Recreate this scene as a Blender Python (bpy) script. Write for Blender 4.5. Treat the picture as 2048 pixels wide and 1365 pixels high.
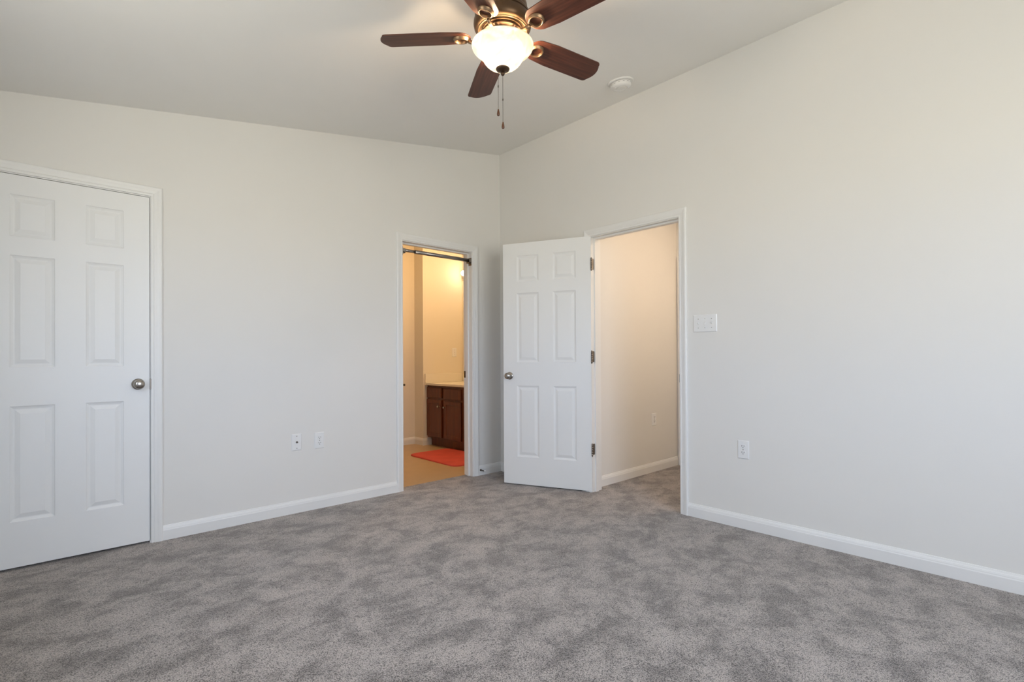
import bpy, bmesh, math, random
from mathutils import Vector, Matrix

for o in list(bpy.data.objects):
    bpy.data.objects.remove(o, do_unlink=True)
sc = bpy.context.scene
COL = sc.collection
R = math.radians
random.seed(7)

# ------------------------------------------------------------------ camera
F_PX, CY = 1023.693, 710.737
YAW, PITCH, ROLL = 0.823703, 0.005951, -0.0055676
CAM = Vector((-3.23968, -3.65963, 1.07311))
fw = Vector((math.cos(YAW), math.sin(YAW), 0)); rt = Vector((math.sin(YAW), -math.cos(YAW), 0)); up = Vector((0, 0, 1))
fw2 = fw*math.cos(PITCH) + up*math.sin(PITCH); up2 = up*math.cos(PITCH) - fw*math.sin(PITCH)
rt3 = rt*math.cos(ROLL) + up2*math.sin(ROLL); up3 = up2*math.cos(ROLL) - rt*math.sin(ROLL)
cd = bpy.data.cameras.new('camera'); cam = bpy.data.objects.new('camera', cd); COL.objects.link(cam)
cam.matrix_world = Matrix(((rt3.x, up3.x, -fw2.x, CAM.x), (rt3.y, up3.y, -fw2.y, CAM.y), (rt3.z, up3.z, -fw2.z, CAM.z), (0, 0, 0, 1)))
cd.sensor_width = 36; cd.lens = F_PX/2048*36; cd.shift_y = (CY-682.5)/2048; cd.clip_start = 0.05
sc.camera = cam

# ------------------------------------------------------------------ exposure and daylight
vs = sc.view_settings
sc.display_settings.display_device = 'sRGB'
vs.view_transform = 'Standard'; vs.look = 'None'; vs.gamma = 1; vs.use_curve_mapping = False
vs.exposure = 0.0
SKY = (0.76, 0.89, 1.14); SKY_S = 11.0
GROUND = (0.95, 0.92, 0.80); GROUND_S = 10.4
w = bpy.data.worlds.new('daylight'); sc.world = w; w.use_nodes = True
nt = w.node_tree; nt.nodes.clear()
tc = nt.nodes.new('ShaderNodeTexCoord'); sp = nt.nodes.new('ShaderNodeSeparateXYZ')
rp = nt.nodes.new('ShaderNodeValToRGB'); bg = nt.nodes.new('ShaderNodeBackground'); wo = nt.nodes.new('ShaderNodeOutputWorld')
mr = nt.nodes.new('ShaderNodeMapRange'); mr.inputs[1].default_value = -0.06; mr.inputs[2].default_value = 0.06
nt.links.new(tc.outputs['Generated'], sp.inputs[0]); nt.links.new(sp.outputs['Z'], mr.inputs[0]); nt.links.new(mr.outputs[0], rp.inputs[0])
rp.color_ramp.elements[0].color = [c*GROUND_S/SKY_S for c in GROUND]+[1]
rp.color_ramp.elements[1].color = list(SKY)+[1]
nt.links.new(rp.outputs[0], bg.inputs[0]); bg.inputs[1].default_value = SKY_S; nt.links.new(bg.outputs[0], wo.inputs[0])
X_LEFT, Y_FRONT = -3.62, -5.20
WINDOWS = [('front', -3.05, -1.25, 0.78, 2.22), ('left', -2.25, -1.40, 0.95, 2.00)]   # along-wall range, sill, head

def portal(name, loc, rot, sx, sy):
    l = bpy.data.lights.new(name, 'AREA'); l.shape = 'RECTANGLE'; l.size = sx; l.size_y = sy; l.cycles.is_portal = True
    o = bpy.data.objects.new(name, l); COL.objects.link(o); o.location = loc; o.rotation_euler = rot
_, a, b, z0, z1 = WINDOWS[0]
portal('daylight_front_window', ((a+b)/2, Y_FRONT-0.13, (z0+z1)/2), (R(90), 0, 0), b-a, z1-z0)
_, a, b, z0, z1 = WINDOWS[1]
portal('daylight_added_left_window', (X_LEFT-0.13, (a+b)/2, (z0+z1)/2), (R(90), 0, R(-90)), b-a, z1-z0)

WARM = (1.0, 0.74, 0.48)
FAN_POWER, HALL_EMIT, BATH_EMIT, BATH_CEIL = 15.0, 98.0, 24.0, 118.0

# ------------------------------------------------------------------ materials
def new_mat(name):
    m = bpy.data.materials.new(name); m.use_nodes = True
    return m, m.node_tree.nodes, m.node_tree.links, m.node_tree.nodes['Principled BSDF']
def plain(name, col, rough=0.5, metal=0.0, var=0.03, scale=6.0, bump=0.0, bscale=300.0, spec=0.5):
    m, n, l, p = new_mat(name)
    p.inputs['Roughness'].default_value = rough; p.inputs['Metallic'].default_value = metal
    p.inputs['Specular IOR Level'].default_value = spec
    t = n.new('ShaderNodeTexCoord'); z = n.new('ShaderNodeTexNoise'); z.inputs['Scale'].default_value = scale; z.inputs['Detail'].default_value = 3
    r = n.new('ShaderNodeValToRGB')
    r.color_ramp.elements[0].color = [c*(1-var) for c in col]+[1]; r.color_ramp.elements[1].color = [min(1, c*(1+var)) for c in col]+[1]
    l.new(t.outputs['Object'], z.inputs['Vector']); l.new(z.outputs['Fac'], r.inputs[0]); l.new(r.outputs[0], p.inputs['Base Color'])
    if bump:
        b = n.new('ShaderNodeBump'); b.inputs['Strength'].default_value = bump; b.inputs['Distance'].default_value = 0.002
        z2 = n.new('ShaderNodeTexNoise'); z2.inputs['Scale'].default_value = bscale; z2.inputs['Detail'].default_value = 2
        l.new(t.outputs['Object'], z2.inputs['Vector']); l.new(z2.outputs['Fac'], b.inputs['Height']); l.new(b.outputs[0], p.inputs['Normal'])
    return m
M = {}
M['wall'] = plain('wall_paint', (0.82, 0.805, 0.77), 0.75, var=0.012, scale=2.5, bump=0.06, bscale=220, spec=0.25)
M['bathwall'] = plain('warm_tinted_wall_paint', (0.82, 0.77, 0.66), 0.7, var=0.012, scale=2.5, bump=0.06, bscale=220, spec=0.25)  # same wall paint, the bulbs' warm light tinted into its colour
M['ceiling'] = plain('ceiling_paint', (0.90, 0.89, 0.86), 0.9, var=0.01, bump=0.05, bscale=220, spec=0.1)
M['trim'] = plain('trim_paint', (0.86, 0.855, 0.835), 0.38, var=0.008, scale=3)
M['door'] = plain('door_paint', (0.87, 0.872, 0.86), 0.42, var=0.008, scale=3, bump=0.035, bscale=500)
M['plate'] = plain('white_plastic', (0.86, 0.86, 0.85), 0.3, var=0.005)
M['detector'] = plain('detector_plastic', (0.82, 0.81, 0.79), 0.45, var=0.01)
M['slot'] = plain('dark_slot', (0.03, 0.03, 0.03), 0.7)
M['nickel'] = plain('satin_nickel', (0.40, 0.375, 0.345), 0.22, 1.0, var=0.05, scale=40)
M['hinge'] = plain('aged_nickel_hinge', (0.27, 0.245, 0.22), 0.32, 1.0, var=0.08, scale=40)
M['chrome'] = plain('chrome_tube', (0.36, 0.335, 0.315), 0.27, 1.0, var=0.04)
M['darkmetal'] = plain('dark_metal', (0.16, 0.14, 0.12), 0.35, 1.0, var=0.1, scale=30)
M['rubber'] = plain('white_rubber', (0.85, 0.85, 0.83), 0.6)
M['bronze'] = plain('antique_bronze', (0.105, 0.066, 0.040), 0.42, 0.9, var=0.25, scale=25)
M['darkbronze'] = plain('dark_bronze', (0.09, 0.055, 0.035), 0.4, 0.8, var=0.2, scale=25)
M['goldbronze'] = plain('gilded_bronze', (0.27, 0.18, 0.11), 0.40, 0.9, var=0.2, scale=60)
M['vinyl'] = plain('bath_vinyl', (0.52, 0.37, 0.21), 0.35, var=0.10, scale=9)
M['countertop'] = plain('cultured_marble', (0.84, 0.80, 0.70), 0.2, var=0.03)
M['rug'] = plain('red_bath_mat', (0.62, 0.085, 0.06), 0.9, var=0.22, scale=7, bump=0.5, bscale=400)

def wood(name, dark, light, rough, axis, scale=1.0, coat=0.0):
    m, n, l, p = new_mat(name)
    t = n.new('ShaderNodeTexCoord'); mp = n.new('ShaderNodeMapping')
    s = [70*scale]*3; s[axis] = 4*scale; mp.inputs['Scale'].default_value = s
    z = n.new('ShaderNodeTexNoise'); z.inputs['Scale'].default_value = 1.0; z.inputs['Detail'].default_value = 5; z.inputs['Distortion'].default_value = 0.6
    r = n.new('ShaderNodeValToRGB'); r.color_ramp.elements[0].position = 0.3; r.color_ramp.elements[1].position = 0.72
    r.color_ramp.elements[0].color = list(dark)+[1]; r.color_ramp.elements[1].color = list(light)+[1]
    l.new(t.outputs['Object'], mp.inputs[0]); l.new(mp.outputs[0], z.inputs['Vector']); l.new(z.outputs['Fac'], r.inputs[0]); l.new(r.outputs[0], p.inputs['Base Color'])
    p.inputs['Roughness'].default_value = rough; p.inputs['Coat Weight'].default_value = coat; p.inputs['Coat Roughness'].default_value = 0.25
    return m
M['blade'] = wood('mahogany_blade', (0.042, 0.013, 0.008), (0.125, 0.038, 0.021), 0.45, 0, 1.0)
M['cherry'] = wood('cherry_cabinet', (0.085, 0.020, 0.004), (0.155, 0.040, 0.009), 0.38, 2, 0.6)
M['fob'] = wood('wood_fob', (0.06, 0.022, 0.011), (0.13, 0.05, 0.024), 0.25, 2, 1.0)

def carpet():
    m, n, l, p = new_mat('grey_cut_pile_carpet')
    p.inputs['Roughness'].default_value = 1.0; p.inputs['Specular IOR Level'].default_value = 0.0
    p.inputs['Sheen Weight'].default_value = 0.7; p.inputs['Sheen Roughness'].default_value = 0.5; p.inputs['Sheen Tint'].default_value = (0.80, 0.76, 0.73, 1)
    t = n.new('ShaderNodeTexCoord')
    def noise(scale, detail, dist=0.0, rough=0.5, vec=None):
        z = n.new('ShaderNodeTexNoise'); z.inputs['Scale'].default_value = scale; z.inputs['Detail'].default_value = detail
        z.inputs['Distortion'].default_value = dist; z.inputs['Roughness'].default_value = rough
        l.new(vec or t.outputs['Object'], z.inputs['Vector']); return z
    def math_(op, a, b):
        q = n.new('ShaderNodeMath'); q.operation = op
        for i, v in enumerate((a, b)):
            if isinstance(v, (int, float)): q.inputs[i].default_value = v
            else: l.new(v, q.inputs[i])
        return q.outputs[0]
    # nap patches left by feet and vacuum, their shading put into the colour
    mp = n.new('ShaderNodeMapping'); mp.inputs['Rotation'].default_value = (0, 0, R(-38)); mp.inputs['Scale'].default_value = (1.0, 1.25, 1)
    l.new(t.outputs['Object'], mp.inputs[0])
    a = noise(5.2, 3, 0.4, 0.6, mp.outputs[0]); b = noise(13.0, 3, 0.5, 0.6, mp.outputs[0])
    nap = math_('ADD', math_('MULTIPLY', a.outputs['Fac'], 0.72), math_('MULTIPLY', b.outputs['Fac'], 0.28))
    ramp = n.new('ShaderNodeValToRGB'); ramp.color_ramp.interpolation = 'EASE'
    ramp.color_ramp.elements[0].position = 0.38; ramp.color_ramp.elements[1].position = 0.555
    ramp.color_ramp.elements[0].color = (0.68, 0.67, 0.655, 1); ramp.color_ramp.elements[1].color = (1, 1, 1, 1)
    l.new(nap, ramp.inputs[0])
    # yarn tips, the shade between them darkened into the colour
    v = n.new('ShaderNodeTexVoronoi'); v.inputs['Scale'].default_value = 250
    wv = noise(90, 2); ad = n.new('ShaderNodeVectorMath'); ad.operation = 'MULTIPLY_ADD'; ad.inputs[1].default_value = (0.006, 0.006, 0.0)
    l.new(wv.outputs['Color'], ad.inputs[0]); l.new(t.outputs['Object'], ad.inputs[2]); l.new(ad.outputs[0], v.inputs['Vector'])
    g = noise(330, 2, 0.0, 0.6)
    tip = n.new('ShaderNodeValToRGB')
    # nap shifts how much of that painted shade shows between the yarn tips
    dep = math_('ADD', v.outputs['Distance'], math_('MULTIPLY', math_('SUBTRACT', 0.55, nap), 0.9))
    tip.color_ramp.elements[0].position = 0.28; tip.color_ramp.elements[1].position = 0.84
    tip.color_ramp.elements[0].color = (1, 1, 1, 1); tip.color_ramp.elements[1].color = (0.14, 0.135, 0.13, 1)
    l.new(dep, tip.inputs[0])
    gr = n.new('ShaderNodeValToRGB'); gr.color_ramp.elements[0].position = 0.28; gr.color_ramp.elements[1].position = 0.52
    gr.color_ramp.elements[0].color = (0.36, 0.35, 0.34, 1); gr.color_ramp.elements[1].color = (1.12, 1.12, 1.12, 1)
    l.new(g.outputs['Fac'], gr.inputs[0])
    base = n.new('ShaderNodeRGB'); base.outputs[0].default_value = (0.525, 0.467, 0.422, 1)
    def mul(x, y):
        q = n.new('ShaderNodeMix'); q.data_type = 'RGBA'; q.blend_type = 'MULTIPLY'; q.inputs[0].default_value = 1
        l.new(x, q.inputs[6]); l.new(y, q.inputs[7]); return q.outputs[2]
    c = mul(mul(mul(base.outputs[0], ramp.outputs[0]), tip.outputs[0]), gr.outputs[0])
    l.new(c, p.inputs['Base Color'])
    h = math_('ADD', math_('MULTIPLY', v.outputs['Distance'], -0.9), math_('MULTIPLY', g.outputs['Fac'], 0.9))
    bp = n.new('ShaderNodeBump'); bp.inputs['Strength'].default_value = 0.7; bp.inputs['Distance'].default_value = 0.004
    l.new(h, bp.inputs['Height']); l.new(bp.outputs[0], p.inputs['Normal'])
    return m
M['carpet'] = carpet()

def glass_bowl_mat():
    m, n, l, p = new_mat('alabaster_glass')
    t = n.new('ShaderNodeTexCoord'); z = n.new('ShaderNodeTexNoise'); z.inputs['Scale'].default_value = 9; z.inputs['Detail'].default_value = 4; z.inputs['Distortion'].default_value = 1.6
    r = n.new('ShaderNodeValToRGB'); r.color_ramp.elements[0].position = 0.35; r.color_ramp.elements[1].position = 0.62
    r.color_ramp.elements[0].color = (0.74, 0.68, 0.50, 1); r.color_ramp.elements[1].color = (0.93, 0.92, 0.86, 1)
    l.new(t.outputs['Object'], z.inputs['Vector']); l.new(z.outputs['Fac'], r.inputs[0])
    tr = n.new('ShaderNodeBsdfTranslucent'); df = n.new('ShaderNodeBsdfDiffuse'); gl = n.new('ShaderNodeBsdfGlossy'); gl.inputs['Roughness'].default_value = 0.15
    m1 = n.new('ShaderNodeMixShader'); m1.inputs[0].default_value = 0.045; m2 = n.new('ShaderNodeMixShader'); m2.inputs[0].default_value = 0.04
    em = n.new('ShaderNodeEmission'); em.inputs['Strength'].default_value = 0.25
    wm = n.new('ShaderNodeMix'); wm.data_type = 'RGBA'; wm.blend_type = 'MULTIPLY'; wm.inputs[0].default_value = 1; wm.inputs[7].default_value = (1.0, 0.95, 0.84, 1)
    ads = n.new('ShaderNodeAddShader')
    l.new(r.outputs[0], tr.inputs[0]); l.new(r.outputs[0], df.inputs[0]); l.new(r.outputs[0], wm.inputs[6]); l.new(wm.outputs[2], em.inputs[0])
    l.new(df.outputs[0], m1.inputs[1]); l.new(tr.outputs[0], m1.inputs[2]); l.new(m1.outputs[0], m2.inputs[1]); l.new(gl.outputs[0], m2.inputs[2])
    l.new(m2.outputs[0], ads.inputs[0]); l.new(em.outputs[0], ads.inputs[1]); l.new(ads.outputs[0], n['Material Output'].inputs[0])
    return m
M['bowl'] = glass_bowl_mat()
def emit(name, col, s):
    m, n, l, p = new_mat(name)
    p.inputs['Base Color'].default_value = list(col)+[1]; p.inputs['Emission Color'].default_value = list(col)+[1]; p.inputs['Emission Strength'].default_value = s
    return m
M['bulb'] = emit('lit_bulb', (1.0, 0.80, 0.52), BATH_EMIT)
M['bathdome'] = emit('added_bath_globe', (1.0, 0.60, 0.27), BATH_CEIL)  # glow of the added bathroom lamp
M['halldome'] = emit('lit_hall_globe', (1.0, 0.76, 0.55), HALL_EMIT)
m, n, l, p = new_mat('silvered_mirror'); p.inputs['Base Color'].default_value = (0.9, 0.9, 0.9, 1); p.inputs['Metallic'].default_value = 1; p.inputs['Roughness'].default_value = 0.02
M['mirror'] = m
m, n, l, p = new_mat('window_glass')
tr = n.new('ShaderNodeBsdfTransparent'); gl = n.new('ShaderNodeBsdfGlossy'); gl.inputs['Roughness'].default_value = 0.0
mx = n.new('ShaderNodeMixShader'); mx.inputs[0].default_value = 0.06
l.new(tr.outputs[0], mx.inputs[1]); l.new(gl.outputs[0], mx.inputs[2]); l.new(mx.outputs[0], n['Material Output'].inputs[0])
M['pane'] = m

# ------------------------------------------------------------------ mesh helpers
class MB:
    def __init__(s): s.b = bmesh.new(); s.slots = []
    def box(s, x0, y0, z0, x1, y1, z1, mat=None):
        vs_ = [s.b.verts.new(c) for c in ((x0,y0,z0),(x1,y0,z0),(x1,y1,z0),(x0,y1,z0),(x0,y0,z1),(x1,y0,z1),(x1,y1,z1),(x0,y1,z1))]
        for f in ((0,3,2,1),(4,5,6,7),(0,1,5,4),(1,2,6,5),(2,3,7,6),(3,0,4,7)):
            s.b.faces.new([vs_[i] for i in f])
        return s
    def poly(s, pts): s.b.faces.new([s.b.verts.new(p) for p in pts]); return s
    def prism(s, pts, d):
        d = Vector(d); a = [s.b.verts.new(p) for p in pts]; b = [s.b.verts.new(Vector(p)+d) for p in pts]; k = len(pts)
        s.b.faces.new(a); s.b.faces.new(b[::-1])
        for i in range(k): s.b.faces.new((a[i], b[i], b[(i+1) % k], a[(i+1) % k]))
        return s
    def lathe(s, prof, mat=None, segs=48, smooth=True):
        """prof: (r, z) pairs, turned about z, then moved by mat"""
        mat = mat or Matrix.Identity(4); rings = []
        for r, z in prof:
            if r < 1e-6: rings.append([s.b.verts.new(mat @ Vector((0, 0, z)))])
            else: rings.append([s.b.verts.new(mat @ Vector((r*math.cos(2*math.pi*i/segs), r*math.sin(2*math.pi*i/segs), z))) for i in range(segs)])
        for a, b in zip(rings, rings[1:]):
            for i in range(segs):
                j = (i+1) % segs
                f = [a[0] if len(a) == 1 else a[i], a[0] if len(a) == 1 else a[j], b[0] if len(b) == 1 else b[j], b[0] if len(b) == 1 else b[i]]
                f = [v for k, v in enumerate(f) if v not in f[:k]]
                if len(f) > 2: s.b.faces.new(f).smooth = smooth
        return s
    def tube(s, pts, r, segs=10, caps=True):
        pts = [Vector(p) for p in pts]; rings = []
        rr = r if isinstance(r, (list, tuple)) else [r]*len(pts)
        for i, p_ in enumerate(pts):
            d = (pts[min(i+1, len(pts)-1)] - pts[max(i-1, 0)]).normalized()
            q = d.orthogonal().normalized() if i == 0 else (lastq - d*lastq.dot(d)).normalized()
            lastq = q; k = d.cross(q)
            rings.append([s.b.verts.new(p_ + (q*math.cos(2*math.pi*j/segs) + k*math.sin(2*math.pi*j/segs))*rr[i]) for j in range(segs)])
        for a, b in zip(rings, rings[1:]):
            for i in range(segs):
                s.b.faces.new((a[i], a[(i+1) % segs], b[(i+1) % segs], b[i])).smooth = True
        if caps: s.b.faces.new(rings[0][::-1]); s.b.faces.new(rings[-1])
        return s
    def torus(s, R_, r, mat=None, n1=36, n2=12, sy=1.0, sz=1.0):
        mat = mat or Matrix.Identity(4); g = []
        for i in range(n1):
            a = 2*math.pi*i/n1
            g.append([s.b.verts.new(mat @ Vector(((R_+r*math.cos(2*math.pi*j/n2))*math.cos(a), (R_+r*math.cos(2*math.pi*j/n2))*math.sin(a)*sy, r*sz*math.sin(2*math.pi*j/n2)))) for j in range(n2)])
        for i in range(n1):
            for j in range(n2):
                s.b.faces.new((g[i][j], g[(i+1) % n1][j], g[(i+1) % n1][(j+1) % n2], g[i][(j+1) % n2])).smooth = True
        return s
    def sphere(s, c, r, u=20, v=12, sz=1.0):
        return s.lathe([(r*math.sin(math.pi*i/v), -r*sz*math.cos(math.pi*i/v)) for i in range(v+1)], Matrix.Translation(c), u)
    def strip(s, rows):
        """rows: list of equal-length point lists; quads between neighbours"""
        g = [[s.b.verts.new(p_) for p_ in r_] for r_ in rows]
        for a, b in zip(g, g[1:]):
            for i in range(len(a)-1): s.b.faces.new((a[i], a[i+1], b[i+1], b[i]))
        return g
    def build(s, name, mat, parent=None, bevel=0.0, sharp=None, weld=True):
        if weld: bmesh.ops.remove_doubles(s.b, verts=s.b.verts, dist=1e-6)
        bmesh.ops.recalc_face_normals(s.b, faces=s.b.faces)
        me = bpy.data.meshes.new(name); s.b.to_mesh(me); s.b.free()
        me.materials.append(mat)
        o = bpy.data.objects.new(name, me); COL.objects.link(o)
        if parent: o.parent = parent
        if sharp: me.set_sharp_from_angle(angle=R(sharp))
        if bevel:
            bv = o.modifiers.new('bevel', 'BEVEL'); bv.width = bevel; bv.segments = 2; bv.limit_method = 'ANGLE'; bv.angle_limit = R(40)
        return o
def tag(o, label, cat, group=None, kind=None):
    o['label'] = label; o['category'] = cat
    if group: o['group'] = group
    if kind: o['kind'] = kind
    return o
def empty(name, loc, label, cat, group=None, rot=(0, 0, 0)):
    o = bpy.data.objects.new(name, None); o.empty_display_size = 0.05; COL.objects.link(o); o.location = loc; o.rotation_euler = rot
    return tag(o, label, cat, group)
def struct(o, label, cat): return tag(o, label, cat, kind='structure')

# ------------------------------------------------------------------ room shell
ZC, SLOPE, T = 3.0156, 0.1682, 0.12
def ztop(x): return ZC + SLOPE*x
OP = 2.045                         # rough head of every opening (jamb inner face)
D1 = (-3.466, -2.752); D2 = (-1.064, -0.340)         # casing inner edges on the back wall
D3 = (-1.862, -1.090)                                 # casing inner edges on the right wall (y)
J = 0.005                          # reveal
JT = 0.018                         # jamb thickness

mb = MB()
def wall_a_seg(x0, x1, z0):
    mb.prism([(x0, 0, z0), (x1, 0, z0), (x1, 0, ztop(x1)+0.02), (x0, 0, ztop(x0)+0.02)], (0, T, 0))
ho = J - JT   # rough opening beyond casing inner edge
wall_a_seg(X_LEFT-T, D1[0]-0.02, -0.05); wall_a_seg(D1[0]-0.02, D1[1]+0.02, OP+0.015); wall_a_seg(D1[1]+0.02, D2[0]-0.02, -0.05)
wall_a_seg(D2[0]-0.02, D2[1]+0.02, OP+0.015); wall_a_seg(D2[1]+0.02, T, -0.05)
struct(mb.build('wall_back', M['wall'], weld=False), 'off-white gable wall with closet door and bathroom doorway', 'wall')
mb = MB()
mb.box(0, D3[1]+0.02, -0.05, T, 0, ZC+0.02); mb.box(0, D3[0]-0.02, OP+0.015, T, D3[1]+0.02, ZC+0.02); mb.box(0, Y_FRONT-T, -0.05, T, D3[0]-0.02, ZC+0.02)
struct(mb.build('wall_right', M['wall'], weld=False), 'long off-white wall with the hallway doorway and light switches', 'wall')
_, a, b, z0, z1 = WINDOWS[1]
mb = MB(); zt = ztop(X_LEFT)+0.02
mb.box(X_LEFT-T, Y_FRONT-T, -0.05, X_LEFT, a, zt); mb.box(X_LEFT-T, b, -0.05, X_LEFT, 0, zt)
mb.box(X_LEFT-T, a, -0.05, X_LEFT, b, z0); mb.box(X_LEFT-T, a, z1, X_LEFT, b, zt)
struct(mb.build('wall_left', M['wall'], weld=False), 'low off-white side wall with an added window', 'wall')
_, a, b, z0, z1 = WINDOWS[0]
mb = MB()
def fseg(x0, x1, zz0, zz1=None):
    mb.prism([(x0, Y_FRONT, zz0), (x1, Y_FRONT, zz0), (x1, Y_FRONT, zz1 or ztop(x1)+0.02), (x0, Y_FRONT, zz1 or ztop(x0)+0.02)], (0, -T, 0))
fseg(X_LEFT, a, -0.05); fseg(b, 0, -0.05); fseg(a, b, -0.05, z0); fseg(a, b, z1)
struct(mb.build('wall_front', M['wall'], weld=False), 'off-white gable wall with a wide double window', 'wall')
mb = MB()
mb.prism([(X_LEFT-T, T, ztop(X_LEFT-T)), (T, T, ztop(T)), (T, T, ztop(T)+0.15), (X_LEFT-T, T, ztop(X_LEFT-T)+0.15)], (0, Y_FRONT-2*T, 0))
struct(mb.build('ceiling', M['ceiling']), 'sloped white bedroom ceiling', 'ceiling')
# windows (daylight comes in through these)
def window(name, horiz, a, b, z0, z1, label):
    f = MB()
    def bx(u0, u1, q0, q1, d0, d1):
        if horiz: f.box(u0, Y_FRONT+d0, q0, u1, Y_FRONT+d1, q1)
        else: f.box(X_LEFT+d0, u0, q0, X_LEFT+d1, u1, q1)
    t = 0.05
    bx(a, b, z0, z0+t, -0.10, -0.03); bx(a, b, z1-t, z1, -0.10, -0.03); bx(a, a+t, z0+t, z1-t, -0.10, -0.03); bx(b-t, b, z0+t, z1-t, -0.10, -0.03)
    mz = (z0+z1)/2; bx(a+t, b-t, mz-0.02, mz+0.02, -0.09, -0.04)
    if b-a > 1.5: bx((a+b)/2-0.035, (a+b)/2+0.035, z0+t, z1-t, -0.10, -0.03)
    o = f.build(name, M['trim'], weld=False)
    g = MB()
    if horiz: g.box(a+t, Y_FRONT-0.068, z0+t, b-t, Y_FRONT-0.064, z1-t)
    else: g.box(X_LEFT-0.068, a+t, z0+t, X_LEFT-0.064, b-t, z1-t)
    g.build('glass_pane', M['pane'], o)
    s = MB()
    if horiz: s.box(a-0.05, Y_FRONT-0.03, z0-0.025, b+0.05, Y_FRONT+0.04, z0)
    else: s.box(X_LEFT-0.03, a-0.05, z0-0.025, X_LEFT+0.04, b+0.05, z0)
    s.build('sill', M['trim'], o, bevel=0.004)
    struct(o, label, 'window')
window('window_1', True, *WINDOWS[0][1:], 'white double window facing the back wall')
window('window_2', False, *WINDOWS[1][1:], 'added unseen window in the low side wall')  # added out of view to brighten the open door leaf and corner

# floors
mb = MB()
mb.box(X_LEFT, Y_FRONT, -0.05, 0, 0, 0); mb.box(D2[0]-0.013, 0, -0.05, D2[1]+0.013, 0.10, 0)
mb.box(D1[0]-0.013, 0, -0.05, D1[1]+0.013, T, 0); mb.box(-3.6, T, -0.05, -2.4, 0.8, 0)
mb.box(0, D3[0]-0.013, -0.05, T, D3[1]+0.013, 0); mb.box(T, -2.6, -0.05, 1.447, -1.027, 0)
struct(mb.build('floor', M['carpet'], weld=False), 'mottled grey cut-pile carpet across bedroom and hallway', 'carpet')
mb = MB()
mb.box(D2[0]-0.013, 0.10, -0.05, D2[1]+0.013, T, -0.004); mb.box(-2.2, T, -0.05, 1.0, 2.07, -0.004)
struct(mb.build('floor_bathroom', M['vinyl'], weld=False), 'tan vinyl floor inside the bathroom', 'floor')

# ------------------------------------------------------------------ casings, jambs, baseboards
CASE = [(0, 0), (0, 0.0085), (0.003, 0.0105), (0.012, 0.0115), (0.0145, 0.0095), (0.0175, 0.0115), (0.030, 0.0135), (0.040, 0.0165), (0.0475, 0.0175), (0.053, 0.0165), (0.057, 0.013), (0.057, 0)]
BASE = [(0.0, 0.0), (0.0125, 0.0), (0.0125, 0.058), (0.0105, 0.064), (0.0105, 0.067), (0.0080, 0.075), (0.0060, 0.078), (0.0035, 0.086), (0.0, 0.087)]
def planeA(y=0, s=-1): return lambda a_, v, z: (a_, y + s*v, z)
def planeB(x=0, s=-1): return lambda a_, v, z: (x + s*v, a_, z)
def casing(mb, a0, a1, zt, mp):
    g = []
    for u, v in CASE:
        g.append([mp(a0-u, v, 0.0), mp(a0-u, v, zt+u), mp(a1+u, v, zt+u), mp(a1+u, v, 0.0)])
    mb.strip(g)
def jamb(mb, a0, a1, zt, mp, depth, stop):
    """mp takes (along, out, z); the jamb runs from out=0 to out=-depth; stop=(near, far) depths"""
    def bx(u0, u1, d0, d1, q0, q1):
        p0 = mp(u0, -d0, q0); p1 = mp(u1, -d1, q1)
        mb.box(min(p0[0], p1[0]), min(p0[1], p1[1]), q0, max(p0[0], p1[0]), max(p0[1], p1[1]), q1)
    bx(a0-JT+J, a0+J, 0, depth, 0, zt-J+JT); bx(a1-J, a1-J+JT, 0, depth, 0, zt-J+JT); bx(a0+J, a1-J, 0, depth, zt-J, zt-J+JT)
    s0, s1 = stop
    bx(a0+J, a0+J+0.011, s0, s1, 0, zt-J); bx(a1-J-0.011, a1-J, s0, s1, 0, zt-J); bx(a0+J+0.011, a1-J-0.011, s0, s1, zt-J-0.011, zt-J)
ZC_OPEN = 2.040
pA, pB = planeA(), planeB()
def trim(name, a0, a1, mp, stop, label, both=None):
    c = MB(); casing(c, a0, a1, ZC_OPEN, mp)
    if both: casing(c, a0, a1, ZC_OPEN, both)
    o = struct(c.build(name, M['trim'], weld=False), label, 'door casing')
    j_ = MB(); jamb(j_, a0, a1, ZC_OPEN, mp, T, stop); j_.build('jamb', M['trim'], o, weld=False)
    return o
t1 = trim('trim_1', *D1, pA, (0.037, 0.07), 'white casing around the closed closet door')
t2 = trim('trim_2', *D2, pA, (0.048, 0.082), 'white casing around the bathroom doorway', planeA(T, 1))
t3 = trim('trim_3', *D3, pB, (0.037, 0.07), 'white casing around the hallway doorway', planeB(T, 1))
# strike plates
s = MB(); s.box(D1[1]-J-0.0005, -0.0035, 0.900, D1[1]-J+0.0035, 0.03, 0.965); s.box(D1[1]-J+0.0005, -0.0095, 0.905, D1[1]-J+0.0075, -0.0085, 0.960)
s.build('strike_plate', M['darkmetal'], t1, weld=False)
s = MB(); s.box(D2[1]-J-0.0012, 0.086, 0.895, D2[1]-J+0.0005, 0.1205, 0.957); s.build('strike_plate', M['darkmetal'], t2)
s = MB(); s.box(-0.003, D3[0]+J-0.0005, 0.900, 0.03, D3[0]+J+0.0014, 0.957); s.build('strike_plate', M['nickel'], t3)

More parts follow.
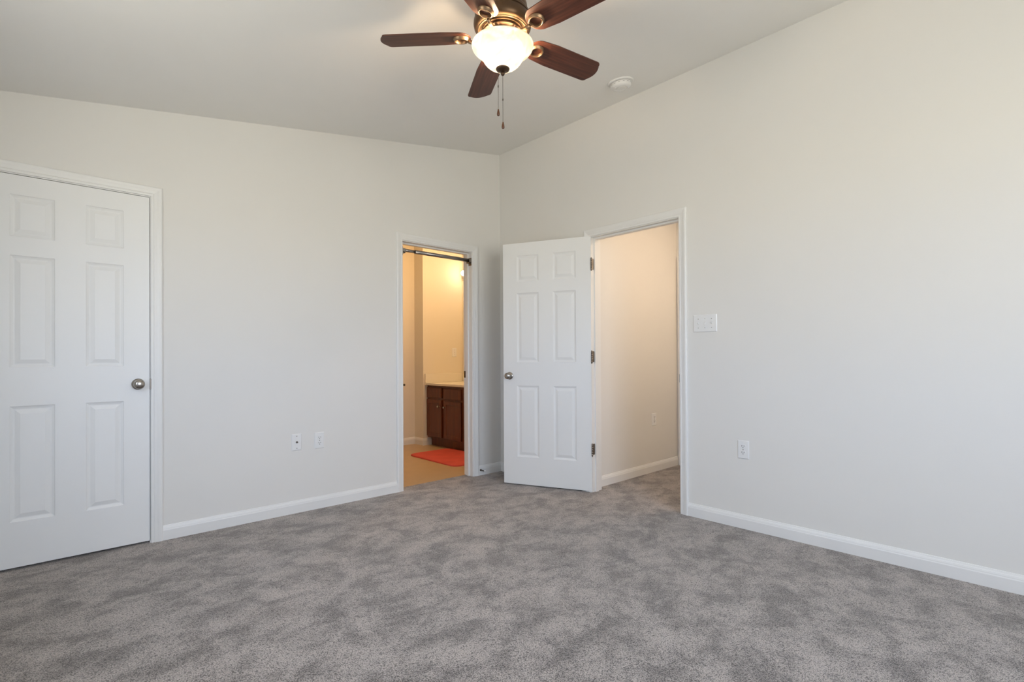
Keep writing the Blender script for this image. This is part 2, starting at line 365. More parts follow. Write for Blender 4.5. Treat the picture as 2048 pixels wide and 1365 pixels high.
def baseboard(name, segs, label):
    c = MB()
    for mp, a0, a1 in segs:
        g = c.strip([[mp(a0, v, z), mp(a1, v, z)] for v, z in BASE])
        c.b.faces.new([r_[0] for r_ in g]); c.b.faces.new([r_[1] for r_ in g])
    return struct(c.build(name, M['trim'], weld=False), label, 'baseboard')
C_ = 0.057
baseboard('baseboard_back', [(pA, X_LEFT, D1[0]-C_), (pA, D1[1]+C_, D2[0]-C_), (pA, D2[1]+C_, 0)], 'white baseboard along the gable wall')
baseboard('baseboard_right', [(pB, Y_FRONT, D3[0]-C_), (pB, D3[1]+C_, 0)], 'white baseboard along the long bedroom wall')
baseboard('baseboard_left', [(planeB(X_LEFT, 1), Y_FRONT, 0)], 'white baseboard along the low side wall')
baseboard('baseboard_front', [(planeA(Y_FRONT, 1), X_LEFT, 0)], 'white baseboard under the double window')

# ------------------------------------------------------------------ hallway shell
HX, HY0, HY1 = 1.447, -2.6, -1.027
mb = MB(); mb.box(T, HY1, -0.05, HX+T, HY1+0.1, 2.5)
struct(mb.build('wall_hall_back', M['wall']), 'hallway wall seen through the bedroom doorway', 'wall')
mb = MB(); mb.box(HX, HY0, -0.05, HX+T, HY1, 2.5)
struct(mb.build('wall_hall_right', M['wall']), 'end wall of the hallway behind a white casing', 'wall')
mb = MB(); mb.box(T, HY0-0.1, -0.05, HX+T, HY0, 2.5)
struct(mb.build('wall_hall_front', M['wall']), 'near wall of the hallway', 'wall')
mb = MB(); mb.box(T, HY0-0.1, 2.44, HX+T, HY1+0.1, 2.54)
struct(mb.build('ceiling_hall', M['ceiling']), 'flat white hallway ceiling', 'ceiling')
baseboard('baseboard_hall', [(planeA(HY1, -1), T+0.017, HX)], 'white baseboard along the hallway wall')
c = MB(); casing(c, -1.90, HY1-0.016-C_, 2.02, planeB(HX, -1))
t4 = struct(c.build('trim_4', M['trim'], weld=False), 'white casing at the far end of the hallway', 'door casing')
mb = MB(); mb.box(HX-0.004, -1.895, 0.01, HX-0.0005, HY1-0.016-C_-0.004, 2.015)
struct(mb.build('door_4', M['door']), 'closed white door at the far end of the hallway', 'door')

# ------------------------------------------------------------------ bathroom shell
BX0, BX1, BY1 = -2.2, 0.88, 1.95
mb = MB(); mb.box(BX0, BY1, -0.05, 0.27, BY1+0.12, 2.66); mb.box(0.27, 1.755, -0.05, BX1+T, BY1+0.12, 2.66)
struct(mb.build('wall_bath_back', M['bathwall'], weld=False), 'bathroom wall with a projecting corner beside the vanity', 'wall')
mb = MB(); mb.box(BX1, T, -0.05, BX1+T, 1.755, 2.66)
struct(mb.build('wall_bath_right', M['bathwall']), 'bathroom wall behind the vanity', 'wall')
mb = MB(); mb.box(BX0-T, T, -0.05, BX0, BY1+0.12, 2.66)
struct(mb.build('wall_bath_left', M['bathwall']), 'far side wall of the bathroom', 'wall')
mb = MB(); mb.box(T, 0.0, -0.05, BX1+T, T, 2.66)
struct(mb.build('wall_bath_front', M['bathwall']), 'bathroom wall beside the doorway', 'wall')
mb = MB(); mb.box(BX0-T, T, 2.60, BX1+T, BY1+0.12, 2.72)
struct(mb.build('ceiling_bath', M['ceiling']), 'flat white bathroom ceiling', 'ceiling')
c = MB()
def bseg(mp, a0, a1):
    g = c.strip([[mp(a0, v, z-0.004), mp(a1, v, z-0.004)] for v, z in BASE]); c.b.faces.new([r_[0] for r_ in g]); c.b.faces.new([r_[1] for r_ in g])
bseg(planeA(BY1, -1), BX0, 0.27); bseg(planeB(0.27, -1), 1.7415, BY1); bseg(planeA(1.755, -1), 0.2565, 0.385)
c.box(0.2600, 1.7450, -0.004, 0.272, 1.757, 0.075)
struct(c.build('baseboard_bath', M['trim'], weld=False), 'white baseboard stepping round the bathroom corner', 'baseboard')
# closet shell behind the closed door
mb = MB()
mb.box(-3.72, 0.8, -0.05, -2.28, 0.9, 2.5); mb.box(-3.72, T, -0.05, -3.6, 0.8, 2.5); mb.box(-2.4, T, -0.05, -2.28, 0.8, 2.5); mb.box(-3.72, T, 2.44, -2.28, 0.9, 2.54)
struct(mb.build('wall_closet', M['wall'], weld=False), 'closet walls behind the closed door', 'wall')

# ------------------------------------------------------------------ six-panel doors
def door_slab(W, H, th, cols, rows):
    """local: x 0..W from the hinge, z 0..H, front face at y=0 facing -y, back at y=th"""
    mb = MB()
    prof = [(0.0, 0.0), (0.004, 0.0035), (0.009, 0.0055), (0.014, 0.0075), (0.0185, 0.0078), (0.036, 0.0022), (0.040, 0.0008)]
    xs = sorted({0, W, *[v for c_ in cols for v in c_]}); zs = sorted({0, H, *[v for r_ in rows for v in r_]})
    for side in (0, 1):
        Y = lambda d: d if side == 0 else th-d
        for i in range(len(xs)-1):
            for k in range(len(zs)-1):
                x0, x1, q0, q1 = xs[i], xs[i+1], zs[k], zs[k+1]
                if (x0, x1) in cols and (q0, q1) in rows:
                    loops = []
                    for ins, d in prof:
                        loops.append([mb.b.verts.new(v) for v in ((x0+ins, Y(d), q0+ins), (x1-ins, Y(d), q0+ins), (x1-ins, Y(d), q1-ins), (x0+ins, Y(d), q1-ins))])
                    for a_, b_ in zip(loops, loops[1:]):
                        for e in range(4): mb.b.faces.new((a_[e], a_[(e+1) % 4], b_[(e+1) % 4], b_[e]))
                    mb.b.faces.new(loops[-1])
                else:
                    mb.poly([(x0, Y(0), q0), (x1, Y(0), q0), (x1, Y(0), q1), (x0, Y(0), q1)])
    for i in range(len(xs)-1):
        for q in (0, H): mb.poly([(xs[i], 0, q), (xs[i+1], 0, q), (xs[i+1], th, q), (xs[i], th, q)])
    for k in range(len(zs)-1):
        for x in (0, W): mb.poly([(x, 0, zs[k]), (x, 0, zs[k+1]), (x, th, zs[k+1]), (x, th, zs[k])])
    return mb
ROWS = [(0.232, 0.826), (1.026, 1.604), (1.700, 1.917)]
KNOB = [(0.0, 0.0), (0.032, 0.0), (0.0325, 0.003), (0.030, 0.0075), (0.020, 0.0095), (0.0135, 0.012), (0.0115, 0.020), (0.0125, 0.027), (0.019, 0.032), (0.0255, 0.038), (0.0275, 0.045), (0.0265, 0.051), (0.022, 0.056), (0.014, 0.059), (0.0, 0.0605)]
def knob(loc, axis, parent, name='door_knob'):
    q = Vector((0, 0, 1)).rotation_difference(Vector(axis)).to_matrix().to_4x4()
    return MB().lathe(KNOB, Matrix.Translation(loc) @ q, 40).build(name, M['nickel'], parent, sharp=50)
# closet door, shut: latch edge towards the bathroom
W1 = 0.710
d1 = door_slab(W1, 2.018, 0.035, [(0.118, 0.292), (0.418, 0.586)], ROWS).build('door_1', M['door'])
d1.location = (-3.4645, 0.0, 0.014)
struct(d1, 'closed white six-panel door with a round nickel knob', 'door')
knob((W1-0.058, 0, 0.920), (0, -1, 0), d1)
k = MB()
for zc in (0.33, 1.07, 1.80): k.tube([(-0.001, -0.006, zc-0.045), (-0.001, -0.006, zc+0.045)], 0.006, 10)
k.build('hinge', M['nickel'], d1)
# hallway door, swung open into the bedroom
W2 = 0.767
d2 = door_slab(W2, 2.034, 0.035, [(0.125, 0.321), (0.446, 0.642)], [(0.230, 0.830), (1.026, 1.610), (1.707, 1.926)]).build('door_2', M['door'])
for v in d2.data.vertices: v.co += Vector((0.005, -0.041, 0))          # hinge pin is the origin; visible face on -y
PIV = Vector((-0.010, -1.106, 0.011)); ANG = math.atan2(0.914, -0.406)
d2.location = PIV; d2.rotation_euler = (0, 0, ANG)
# with x along the leaf, -y must face the camera side
struct(d2, 'white six-panel door standing open against the corner', 'door')
kz = 0.912
knob((0.005+W2-0.057, -0.041, kz), (0, -1, 0), d2); knob((0.005+W2-0.057, -0.006, kz), (0, 1, 0), d2)
lt = MB(); lt.box(0.005+W2-0.0005, -0.036, kz-0.028, 0.005+W2+0.001, -0.011, kz+0.028); lt.box(0.005+W2, -0.030, kz-0.009, 0.005+W2+0.008, -0.018, kz+0.009)
lt.build('latch_plate', M['nickel'], d2, weld=False)
inv = (Matrix.Translation(PIV) @ Matrix.Rotation(ANG, 4, 'Z')).inverted()
for zc in (0.341, 1.081, 1.822):
    hb = MB()
    for i in range(5): hb.tube([(0, 0, zc-0.014-0.0445+0.0179*i), (0, 0, zc-0.014-0.0445+0.0179*i+0.0172)], 0.0062, 12)
    hb.sphere((0, 0, zc-0.014+0.048), 0.0058, 10, 6); hb.sphere((0, 0, zc-0.014-0.048), 0.0058, 10, 6)
    # leaf let into the jamb
    pl = [(-0.006, D3[1]-J-0.0022, zc-0.044), (0.030, D3[1]-J-0.0022, zc-0.044), (0.034, D3[1]-J-0.0022, zc-0.038), (0.034, D3[1]-J-0.0022, zc+0.038), (0.030, D3[1]-J-0.0022, zc+0.044), (-0.006, D3[1]-J-0.0022, zc+0.044)]
    dv = inv.to_3x3() @ Vector((0, 0.003, 0))
    hb.prism([inv @ Vector(q) for q in pl], dv)
    hb.box(0.0005, -0.038, zc-0.014-0.044, 0.0049, -0.002, zc-0.014+0.044)
    hb.build('hinge', M['hinge'], d2, weld=False)

# ------------------------------------------------------------------ electrical plates
def plate_mesh(w_, h_):
    """front faces -y, back on y=0"""
    e, t = 0.0045, 0.0055
    mb = MB()
    a_ = [(-w_/2, 0, -h_/2), (w_/2, 0, -h_/2), (w_/2, 0, h_/2), (-w_/2, 0, h_/2)]
    b_ = [(-w_/2, -0.002, -h_/2), (w_/2, -0.002, -h_/2), (w_/2, -0.002, h_/2), (-w_/2, -0.002, h_/2)]
    c_ = [(-w_/2+e, -t, -h_/2+e), (w_/2-e, -t, -h_/2+e), (w_/2-e, -t, h_/2-e), (-w_/2+e, -t, h_/2-e)]
    L = [[mb.b.verts.new(p_) for p_ in q] for q in (a_, b_, c_)]
    for x, y in zip(L, L[1:]):
        for i in range(4): mb.b.faces.new((x[i], x[(i+1) % 4], y[(i+1) % 4], y[i]))
    mb.b.faces.new(L[0][::-1]); mb.b.faces.new(L[2])
    return mb
ROTY = Matrix.Rotation(R(90), 4, 'X')     # z axis -> -y
def disc(mb, x, z, r, y0, y1, segs=16): mb.lathe([(0, -y0), (r, -y0), (r, -y1), (0, -y1)], Matrix.Translation((x, 0, z)) @ ROTY, segs, smooth=False)
def outlet(loc, rz, label):
    o = empty('duplex_outlet', loc, label, 'outlet', None, (0, 0, rz))
    plate_mesh(0.070, 0.115).build('cover_plate', M['plate'], o)
    for s_ in (-1, 1):
        zc = s_*0.0195; b_ = MB()
        pts = []
        for i in range(28):
            t = 2*math.pi*i/28; pts.append((0.0172*math.cos(t), -0.005, zc+max(-0.0135, min(0.0135, 0.0172*math.sin(t)))))
        b_.prism(pts, (0, -0.0025, 0)); rc = b_.build('receptacle', M['plate'], o)
        sl = MB(); sl.box(-0.0078, -0.0081, zc-0.001, -0.0052, -0.0074, zc+0.0085); sl.box(0.0052, -0.0081, zc+0.0, 0.0078, -0.0074, zc+0.0075)
        disc(sl, 0, zc-0.0068, 0.0027, -0.0074, -0.0081, 12)
        sl.build('slot', M['slot'], rc, weld=False)
    s_ = MB(); disc(s_, 0, 0, 0.0032, -0.005, -0.0064, 12); s_.build('screw', M['nickel'], o)
    return o
outlet((-1.750, 0, 0.488), 0, 'white duplex outlet on the gable wall, beside the cable plate')
outlet((0, -2.289, 0.4925), R(-90), 'white duplex outlet on the long bedroom wall, below the light switches')
outlet((1.015, HY1, 0.490), 0, 'white duplex outlet low on the hallway wall')
o = empty('cable_plate', (-1.911, 0, 0.4925), 'white coaxial cable plate on the gable wall, beside the duplex outlet', 'wall plate')
plate_mesh(0.068, 0.115).build('cover_plate', M['plate'], o)
s = MB(); s.lathe([(0, 0.004), (0.0075, 0.004), (0.0075, 0.008), (0.0048, 0.009), (0.0048, 0.017), (0.0025, 0.018), (0, 0.018)], ROTY, 12); s.build('connector', M['darkmetal'], o, sharp=30)
for zc in (-0.042, 0.042):
    s = MB(); disc(s, 0, zc, 0.003, -0.005, -0.0064, 12); s.build('screw', M['darkmetal'], o)
def switch(loc, rz, gangs, label):
    wd = 0.070 + 0.046*(gangs-1)
    o = empty('light_switch', loc, label, 'light switch', None, (0, 0, rz))
    plate_mesh(wd, 0.115).build('cover_plate', M['plate'], o)
    for i in range(gangs):
        x = (i-(gangs-1)/2)*0.046
        s_ = MB(); s_.box(x-0.0052, -0.0062, -0.012, x+0.0052, -0.0052, 0.012); s_.build('toggle_slot', M['detector'], o)
        up_ = (i % 2 == 0)
        s_ = MB(); dz = 0.006 if up_ else -0.006
        s_.prism([(x-0.0038, -0.0055, -0.005), (x+0.0038, -0.0055, -0.005), (x+0.0038, -0.0055, 0.005), (x-0.0038, -0.0055, 0.005)], (0, -0.009, dz))
        s_.build('toggle', M['plate'], o, bevel=0.0008)
        for zc in (-0.030, 0.030):
            s_ = MB(); disc(s_, x, zc, 0.0027, -0.005, -0.0063, 10); s_.build('screw', M['nickel'], o)
    return o
switch((0, -2.045, 1.297), R(-90), 3, 'white three-toggle switch plate beside the hallway doorway')
switch((0.748, 1.755, 1.154), 0, 1, 'small switch plate on the bathroom wall above the vanity')

# ------------------------------------------------------------------ smoke detector (flat on the sloped ceiling)
NA = math.atan(SLOPE)
dx, dy = -0.310, -1.605
o = empty('smoke_detector', (dx, dy, ztop(dx)), 'round white smoke detector on the sloped ceiling', 'smoke detector', None, (0, -NA, 0))
MB().lathe([(0, 0), (0.087, 0), (0.087, -0.006), (0.083, -0.010), (0.074, -0.0105), (0, -0.0105)], None, 56).build('mounting_ring', M['detector'], o, sharp=40)
MB().lathe([(0, -0.010), (0.066, -0.010), (0.066, -0.013), (0.070, -0.0135), (0.070, -0.026), (0.067, -0.034), (0.060, -0.040), (0.045, -0.043), (0.044, -0.0415), (0.030, -0.0415), (0.029, -0.043), (0, -0.0435)], None, 56).build('cover', M['detector'], o, sharp=35)
MB().lathe([(0, 0), (0.008, 0), (0.008, -0.003), (0, -0.0035)], Matrix.Translation((-0.045, 0.015, -0.0425)), 16).build('test_button', M['detector'], o, sharp=40)
s = MB()
for i in range(14):
    a_ = 2*math.pi*i/14; s.box(-0.0007, -0.006, -0.0006, 0.0003, 0.006, 0.0006)
    bmesh.ops.transform(s.b, matrix=Matrix.Translation((0.0702*math.cos(a_), 0.0702*math.sin(a_), -0.020)) @ Matrix.Rotation(a_, 4, 'Z') , verts=s.b.verts[-8:])
s.build('vent', M['slot'], o, weld=False)

# ------------------------------------------------------------------ ceiling fan
HUB = Vector((-1.760, -2.013, 2.467))
fan = empty('ceiling_fan', HUB, 'dark bronze ceiling fan with five mahogany blades and a lit glass bowl', 'ceiling fan')
cz = ztop(HUB.x) - HUB.z
mt = Matrix.Translation((0, 0, cz)) @ Matrix.Rotation(-NA, 4, 'Y')
MB().lathe([(0, 0.0), (0.078, 0.0), (0.078, -0.012), (0.072, -0.030), (0.055, -0.052), (0.035, -0.062), (0, -0.064)], mt, 48).build('canopy', M['darkbronze'], fan, sharp=45)
MB().lathe([(0, 0.020), (0.070, 0.020), (0.082, 0.022), (0.088, 0.026), (0.089, 0.030), (0.093, 0.030), (0.098, 0.027), (0.108, 0.027), (0.117, 0.032), (0.123, 0.040), (0.1255, 0.052), (0.1245, 0.066), (0.120, 0.078), (0.1165, 0.080), (0.1165, 0.085), (0.1195, 0.087), (0.1195, 0.094), (0.112, 0.108), (0.107, 0.112), (0.107, 0.135), (0.103, 0.150), (0.085, 0.168), (0.050, 0.178), (0.022, 0.182), (0.022, cz-0.04), (0, cz-0.04)], None, 72).build('motor_housing', M['bronze'], fan, sharp=35)
MB().lathe([(0, 0.021), (0.066, 0.021), (0.066, 0.006), (0.058, 0.002), (0.050, 0.001), (0.050, -0.022), (0.060, -0.024), (0.060, -0.030), (0.045, -0.034), (0, -0.034)], None, 48).build('switch_housing', M['bronze'], fan, sharp=35)
MB().lathe([(0.060, 0.0205), (0.083, 0.0205), (0.086, 0.018), (0.086, 0.012), (0.080, 0.009), (0.060, 0.009)], None, 48).build('flywheel', M['darkbronze'], fan, sharp=40)
r_ = MB(); r_.torus(0.104, 0.004, Matrix.Translation((0, 0, 0.027)), 60, 10); r_.build('trim_ring', M['goldbronze'], fan)

def blade_outline():
    pts = []; L0, L1, hw = 0.138, 0.535, 0.064
    top = []
    n_ = 10
    for i in range(n_+1):                      # rounded root
        t = math.pi/2*(1-i/n_); top.append((L0+0.055*(1-math.sin(t)), 0.058*math.cos(t)))
    top.append((0.26, hw))
    for i in range(9):                         # small rounded corner, then a convex end
        t = math.pi/2*i/8; top.append((L1-0.038+0.020*math.sin(t), hw-0.016+0.016*math.cos(t)))
    for v in (0.040, 0.030, 0.020, 0.010, 0.0): top.append((L1-0.018*(v/0.048)**2, v))
    return top + [(x, -y) for x, y in reversed(top[:-1]) if y > 1e-6]
OUT = blade_outline(); PITCHB = R(-12)
ARM = [(0.052, 0.010), (0.070, 0.004), (0.090, -0.010), (0.110, -0.018), (0.130, -0.017), (0.150, -0.012)]
bm_mesh = iron_mesh = ring_mesh = None
for i in range(5):
    ang = R(62.2+72*i)
    if bm_mesh is None:
        b_ = MB(); b_.prism([(x, y, 0.0) for x, y in OUT], (0, 0, 0.0055)); bl = b_.build('blade', M['blade'], fan, bevel=0.0012); bm_mesh = bl.data
        ir = MB()
        ir.tube([(x, 0, z) for x, z in ARM], [0.0085, 0.0075, 0.0075, 0.0085, 0.009, 0.007], 10)
        ir.box(0.040, -0.014, 0.008, 0.066, 0.014, 0.020)
        ir.lathe([(0.0360, 0.0005), (0.0362, -0.0020), (0.0335, -0.0050), (0.0315, -0.0105), (0.0295, -0.0125), (0.0270, -0.0120), (0.0258, -0.0095), (0.0248, 0.0005)], Matrix.Translation((0.181, 0, 0)) @ Matrix.Diagonal((1, 0.94, 1, 1)), 44)
        for sgn in (-1, 1): ir.tube([(0.052, sgn*0.013, 0.012), (0.066, sgn*0.020, 0.004), (0.084, sgn*0.016, -0.008), (0.104, sgn*0.006, -0.016)], [0.006, 0.0055, 0.0045, 0.003], 8)
        io = ir.build('blade_iron', M['goldbronze'], bl, weld=False); iron_mesh = io.data
    else:
        bl = bpy.data.objects.new('blade', bm_mesh); COL.objects.link(bl); bl.parent = fan
        bv = bl.modifiers.new('bevel', 'BEVEL'); bv.width = 0.0012; bv.segments = 2; bv.limit_method = 'ANGLE'; bv.angle_limit = R(40)
        io = bpy.data.objects.new('blade_iron', iron_mesh); COL.objects.link(io); io.parent = bl
    bl.rotation_mode = 'XYZ'
    bl.rotation_euler = (Matrix.Rotation(ang, 4, 'Z') @ Matrix.Rotation(PITCHB, 4, 'X')).to_euler()
BOWL = [(0.1340, -0.036), (0.1335, -0.041), (0.1310, -0.0470), (0.1260, -0.0535), (0.119, -0.0600), (0.111, -0.0660), (0.1025, -0.0715), (0.0965, -0.0760), (0.0925, -0.0805), (0.0900, -0.0860), (0.0875, -0.0930), (0.0825, -0.1025), (0.0745, -0.1130), (0.064, -0.1222), (0.051, -0.1300), (0.036, -0.1355), (0.020, -0.1385), (0.0, -0.139)]
bw = MB(); bw.lathe(BOWL, None, 72)
bowl = bw.build('glass_bowl', M['bowl'], fan)
rim = MB(); rim.torus(0.1320, 0.0022, Matrix.Translation((0, 0, -0.037)), 72, 8); rim.build('bowl_rim', M['bowl'], bowl)
fin = MB()
fin.lathe([(0, -0.1375), (0.0285, -0.1365), (0.0300, -0.1385), (0.0285, -0.1425), (0.020, -0.1475), (0.010, -0.1500), (0.007, -0.153), (0, -0.153)], None, 32)
fin.sphere((0, 0, -0.1590), 0.0088, 16, 10); fin.lathe([(0.003, -0.03), (0.003, -0.14)], None, 8)
fin.build('finial', M['darkbronze'], fan, sharp=50, weld=False)
def chain(off, z_top, z_conn, z_fob0, z_fob1):
    ch = MB(); z = z_top
    while z > z_fob0:
        ch.sphere((off.x, off.y, z), 0.0016, 6, 4); z -= 0.0046
    ch.tube([(off.x, off.y, z_top), (off.x, off.y, z_fob0)], 0.0006, 5)
    ch.lathe([(0, 0.006), (0.0022, 0.005), (0.0030, 0), (0.0022, -0.005), (0, -0.006)], Matrix.Translation((off.x, off.y, z_conn)), 10)
    co = ch.build('pull_chain', M['darkmetal'], fan, weld=False)
    h_ = z_fob0 - z_fob1
    MB().lathe([(0, 0), (0.0028, -0.0005), (0.0038, -0.2*h_), (0.0058, -0.55*h_), (0.0066, -0.78*h_), (0.0055, -0.93*h_), (0.003, -h_), (0, -h_)], Matrix.Translation((off.x, off.y, z_fob0)), 16).build('chain_fob', M['fob'], co)
chain(-rt*0.0200, -0.142, -0.214, -0.313, -0.3425); chain(Vector((0, 0, 0)), -0.166, -0.272, -0.369, -0.3985)
for sx in (-1, 1):
    l_ = bpy.data.lights.new('fan_bulb', 'POINT'); l_.energy = FAN_POWER/2; l_.color = WARM; l_.shadow_soft_size = 0.020
    lo = bpy.data.objects.new('fan_bulb_light', l_); COL.objects.link(lo); lo.location = (rt.x*0.042*sx, rt.y*0.042*sx, -0.060); lo.parent = fan

# ------------------------------------------------------------------ pull-up bar across the bathroom doorway
zb, yb = 1.966, 0.022; xl, xr = D2[0]+J, D2[1]-J
o = empty('doorway_bar', ((xl+xr)/2, yb, zb), 'chrome rod fixed across the top of the bathroom doorway', 'rod')
hl = (xr-xl)/2
MB().tube([(-hl+0.012, 0, 0), (-hl+0.14, 0, 0)], 0.0125, 20).build('inner_tube', M['chrome'], o)
MB().tube([(-hl+0.13, 0, 0), (hl-0.012, 0, 0)], 0.0160, 24).build('outer_tube', M['chrome'], o)
for sgn in (-1, 1):
    b_ = MB()
    b_.box(min(sgn*hl, sgn*(hl-0.003)), -0.022, -0.048, max(sgn*hl, sgn*(hl-0.003)), 0.020, 0.024)
    x0, x1 = sorted((sgn*(hl-0.003), sgn*(hl-0.026)))
    b_.box(x0, -0.022, -0.024, x1, -0.0175, 0.012); b_.box(x0, 0.0165, -0.024, x1, 0.020, 0.012); b_.box(x0, -0.022, -0.028, x1, 0.020, -0.0165)
    b_.build('bracket', M['chrome'], o, weld=False)

# ------------------------------------------------------------------ spring door stop on the baseboard by the corner
o = empty('door_stop', (-0.262, -0.0125, 0.048), 'small spring door stop with white tip on the baseboard', 'door stop')
MB().lathe([(0, 0), (0.010, 0), (0.010, 0.004), (0.006, 0.007), (0, 0.007)], ROTY, 16).build('base', M['darkmetal'], o, sharp=40)
pts = [(0.0048*math.cos(2*math.pi*t/9), -0.006-0.052*t/126, 0.0048*math.sin(2*math.pi*t/9)) for t in range(127)]
MB().tube(pts, 0.0011, 5).build('spring', M['darkmetal'], o)
MB().lathe([(0, 0.056), (0.0065, 0.056), (0.0075, 0.060), (0.0075, 0.068), (0.005, 0.071), (0, 0.0715)], ROTY, 16).build('tip', M['rubber'], o, sharp=40)

# ------------------------------------------------------------------ bathroom: vanity, top, mirror, light, mat
VX, VY0, VY1 = 0.310, 0.80, 1.752
van = empty('vanity_cabinet', (0.6, 1.28, -0.004), 'cherry-stained vanity cabinet in the bathroom', 'cabinet')
off = Vector((-0.6, -1.28, 0.004))
def vb(mb, x0, y0, z0, x1, y1, z1): mb.box(x0+off.x, y0+off.y, z0+off.z, x1+off.x, y1+off.y, z1+off.z)
c = MB(); vb(c, VX+0.02, VY0, 0.10, BX1-0.002, VY1, 0.745); vb(c, VX+0.075, VY0+0.002, -0.004, BX1-0.002, VY1-0.002, 0.10); c.build('carcass', M['cherry'], van, weld=False)
def front_panel(name, y0, y1, z0, z1, raised):
    """overlay front facing -x with a framed recessed panel"""
    x = VX; mb = MB(); fr = 0.042 if raised else 0.020
    prof = [(0.0, 0.004), (0.004, 0.0), (fr, 0.0), (fr+0.004, 0.005), (fr+0.010, 0.006)] if raised else [(0.0, 0.006), (0.008, 0.0), (0.012, 0.0)]
    loops = [[mb.b.verts.new(Vector(q)+off) for q in ((x+0.0195, y0, z0), (x+0.0195, y1, z0), (x+0.0195, y1, z1), (x+0.0195, y0, z1))]]
    for ins, d in prof:
        loops.append([mb.b.verts.new(Vector(q)+off) for q in ((x+d, y0+ins, z0+ins), (x+d, y1-ins, z0+ins), (x+d, y1-ins, z1-ins), (x+d, y0+ins, z1-ins))])
    for a_, b_ in zip(loops, loops[1:]):
        for e in range(4): mb.b.faces.new((a_[e], a_[(e+1) % 4], b_[(e+1) % 4], b_[e]))
    mb.b.faces.new(loops[-1]); mb.b.faces.new(loops[0][::-1])
    return mb.build(name, M['cherry'], van)
def cab_knob(y, z, parent):
    q = Vector((0, 0, 1)).rotation_difference(Vector((-1, 0, 0))).to_matrix().to_4x4()
    MB().lathe([(0, 0), (0.008, 0), (0.006, 0.004), (0.005, 0.012), (0.010, 0.016), (0.0145, 0.020), (0.0150, 0.025), (0.011, 0.029), (0, 0.030)], Matrix.Translation(Vector((VX, y, z))+off) @ q, 20).build('knob', M['nickel'], parent, sharp=40)
dl = front_panel('door', 1.428, 1.740, 0.118, 0.572, True); cab_knob(1.470, 0.493, dl)
dr = front_panel('door', 1.044, 1.382, 0.118, 0.566, True); cab_knob(1.348, 0.490, dr)
front_panel('drawer', 1.428, 1.740, 0.594, 0.720, False); front_panel('drawer', 1.044, 1.382, 0.588, 0.715, False)
front_panel('drawer', 0.815, 1.000, 0.118, 0.715, False)
ct = MB(); ct.box(VX-0.022, VY0-0.012, 0.7455, BX1-0.001, 1.7545, 0.772)
top = tag(ct.build('countertop', M['countertop'], bevel=0.003), 'cream cultured-marble countertop on the vanity', 'countertop')
b_ = MB(); b_.box(VX-0.020, 1.735, 0.7722, BX1-0.02, 1.7545, 0.885); b_.build('side_splash', M['countertop'], top, bevel=0.003)
b_ = MB(); b_.box(BX1-0.02, VY0-0.010, 0.7722, BX1-0.001, 1.7345, 0.885); b_.build('backsplash', M['countertop'], top, bevel=0.003)
mi = MB(); mi.box(BX1-0.006, 0.84, 0.90, BX1-0.0005, 1.70, 1.95); tag(mi.build('vanity_mirror', M['mirror']), 'frameless mirror above the vanity counter', 'mirror')
vl = empty('vanity_light', (BX1, 1.27, 2.175), 'vanity light bar with bare glowing bulbs in the bathroom', 'wall lamp')
b_ = MB(); b_.box(-0.035, -0.44, -0.055, -0.0005, 0.44, 0.055); b_.build('back_bar', M['chrome'], vl, bevel=0.006)
for k_ in range(4):
    yv = -0.345 + 0.23*k_ - 0.005
    bb = MB(); bb.sphere((-0.085, yv, 0), 0.034, 20, 12); bb.build('bulb', M['bulb'], vl)
    q = Vector((0, 0, 1)).rotation_difference(Vector((-1, 0, 0))).to_matrix().to_4x4()
    MB().lathe([(0.020, 0.035), (0.020, 0.050)], Matrix.Translation((0, yv, 0)) @ q, 16).build('socket', M['plate'], vl)
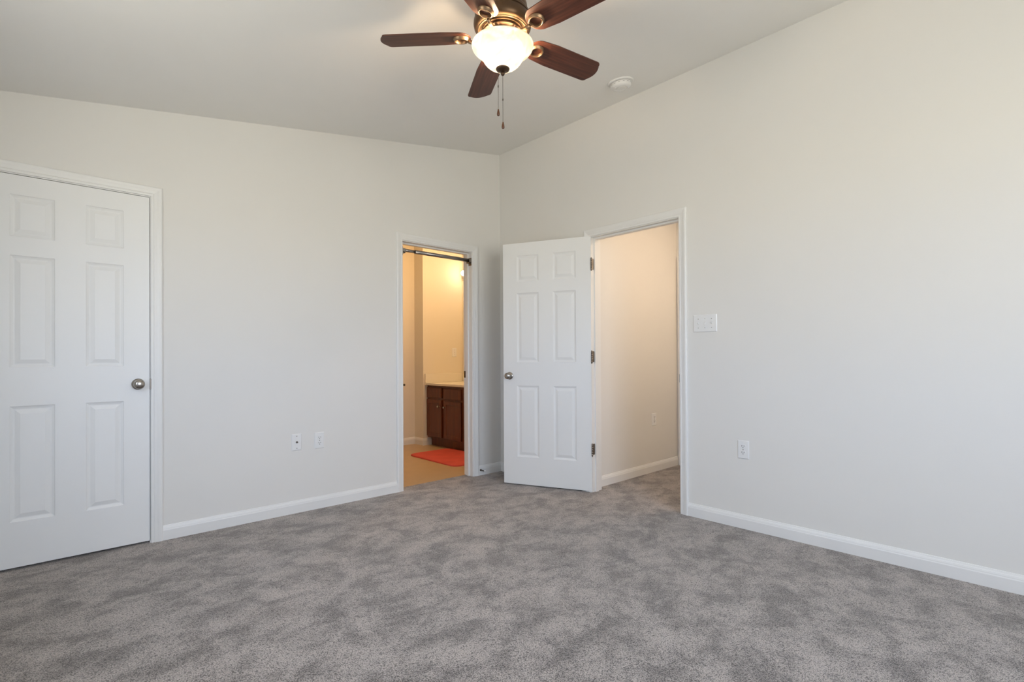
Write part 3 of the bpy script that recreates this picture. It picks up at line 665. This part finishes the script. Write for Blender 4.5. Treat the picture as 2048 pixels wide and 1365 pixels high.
# bath mat with rounded corners
def rounded(x0, y0, x1, y1, r):
    pts = []
    for cx, cy, a0 in ((x1-r, y1-r, 0), (x0+r, y1-r, 90), (x0+r, y0+r, 180), (x1-r, y0+r, 270)):
        for i in range(9): t = R(a0+90*i/8); pts.append((cx+r*math.cos(t), cy+r*math.sin(t)))
    return pts
mb = MB(); rows = []
for ins, z in ((0.0, -0.004), (0.0, 0.006), (0.003, 0.010), (0.008, 0.012), (0.03, 0.0125)):
    rows.append([(x, y, z) for x, y in rounded(-0.215+ins, 0.44+ins, 0.345-ins, 1.32-ins, 0.085)])
g = [[mb.b.verts.new(q) for q in r_] for r_ in rows]; k_ = len(g[0])
for a_, b_ in zip(g, g[1:]):
    for i in range(k_): mb.b.faces.new((a_[i], a_[(i+1) % k_], b_[(i+1) % k_], b_[i])).smooth = True
mb.b.faces.new(g[-1]); mb.b.faces.new(g[0][::-1])
tag(mb.build('bath_mat', M['rug'], sharp=50), 'red bath mat on the tan floor in front of the vanity', 'bath mat')
o = empty('wall_hook', (0.093, BY1, 0.749), 'small metal knob on the bathroom wall left of the vanity', 'hook')
MB().lathe([(0, 0), (0.014, 0), (0.014, 0.004), (0.006, 0.007), (0.006, 0.030), (0.014, 0.036), (0.015, 0.044), (0.010, 0.050), (0, 0.051)], ROTY, 20).build('peg', M['darkmetal'], o, sharp=40)

# ------------------------------------------------------------------ hallway ceiling lamp
hlp = empty('hall_ceiling_lamp', (0.80, -2.20, 2.44), 'flush ceiling lamp lighting the hallway', 'ceiling lamp')
MB().lathe([(0, 0), (0.11, 0), (0.115, -0.012), (0.105, -0.022), (0, -0.022)], None, 40).build('lamp_base', M['nickel'], hlp, sharp=40)
MB().lathe([(0.098, -0.022), (0.10, -0.035), (0.085, -0.065), (0.05, -0.085), (0, -0.09)], None, 40).build('glass_shade', M['halldome'], hlp)

blp = empty('added_bath_lamp', (0.08, 0.90, 2.60), 'added unseen lamp brightening the bathroom', 'ceiling lamp')  # lamp added out of view to lift and warm the bathroom light
MB().lathe([(0, 0), (0.11, 0), (0.115, -0.012), (0.105, -0.022), (0, -0.022)], None, 40).build('lamp_base', M['nickel'], blp, sharp=40)
MB().lathe([(0.098, -0.022), (0.10, -0.035), (0.085, -0.065), (0.05, -0.085), (0, -0.09)], None, 40).build('glass_shade', M['bathdome'], blp)
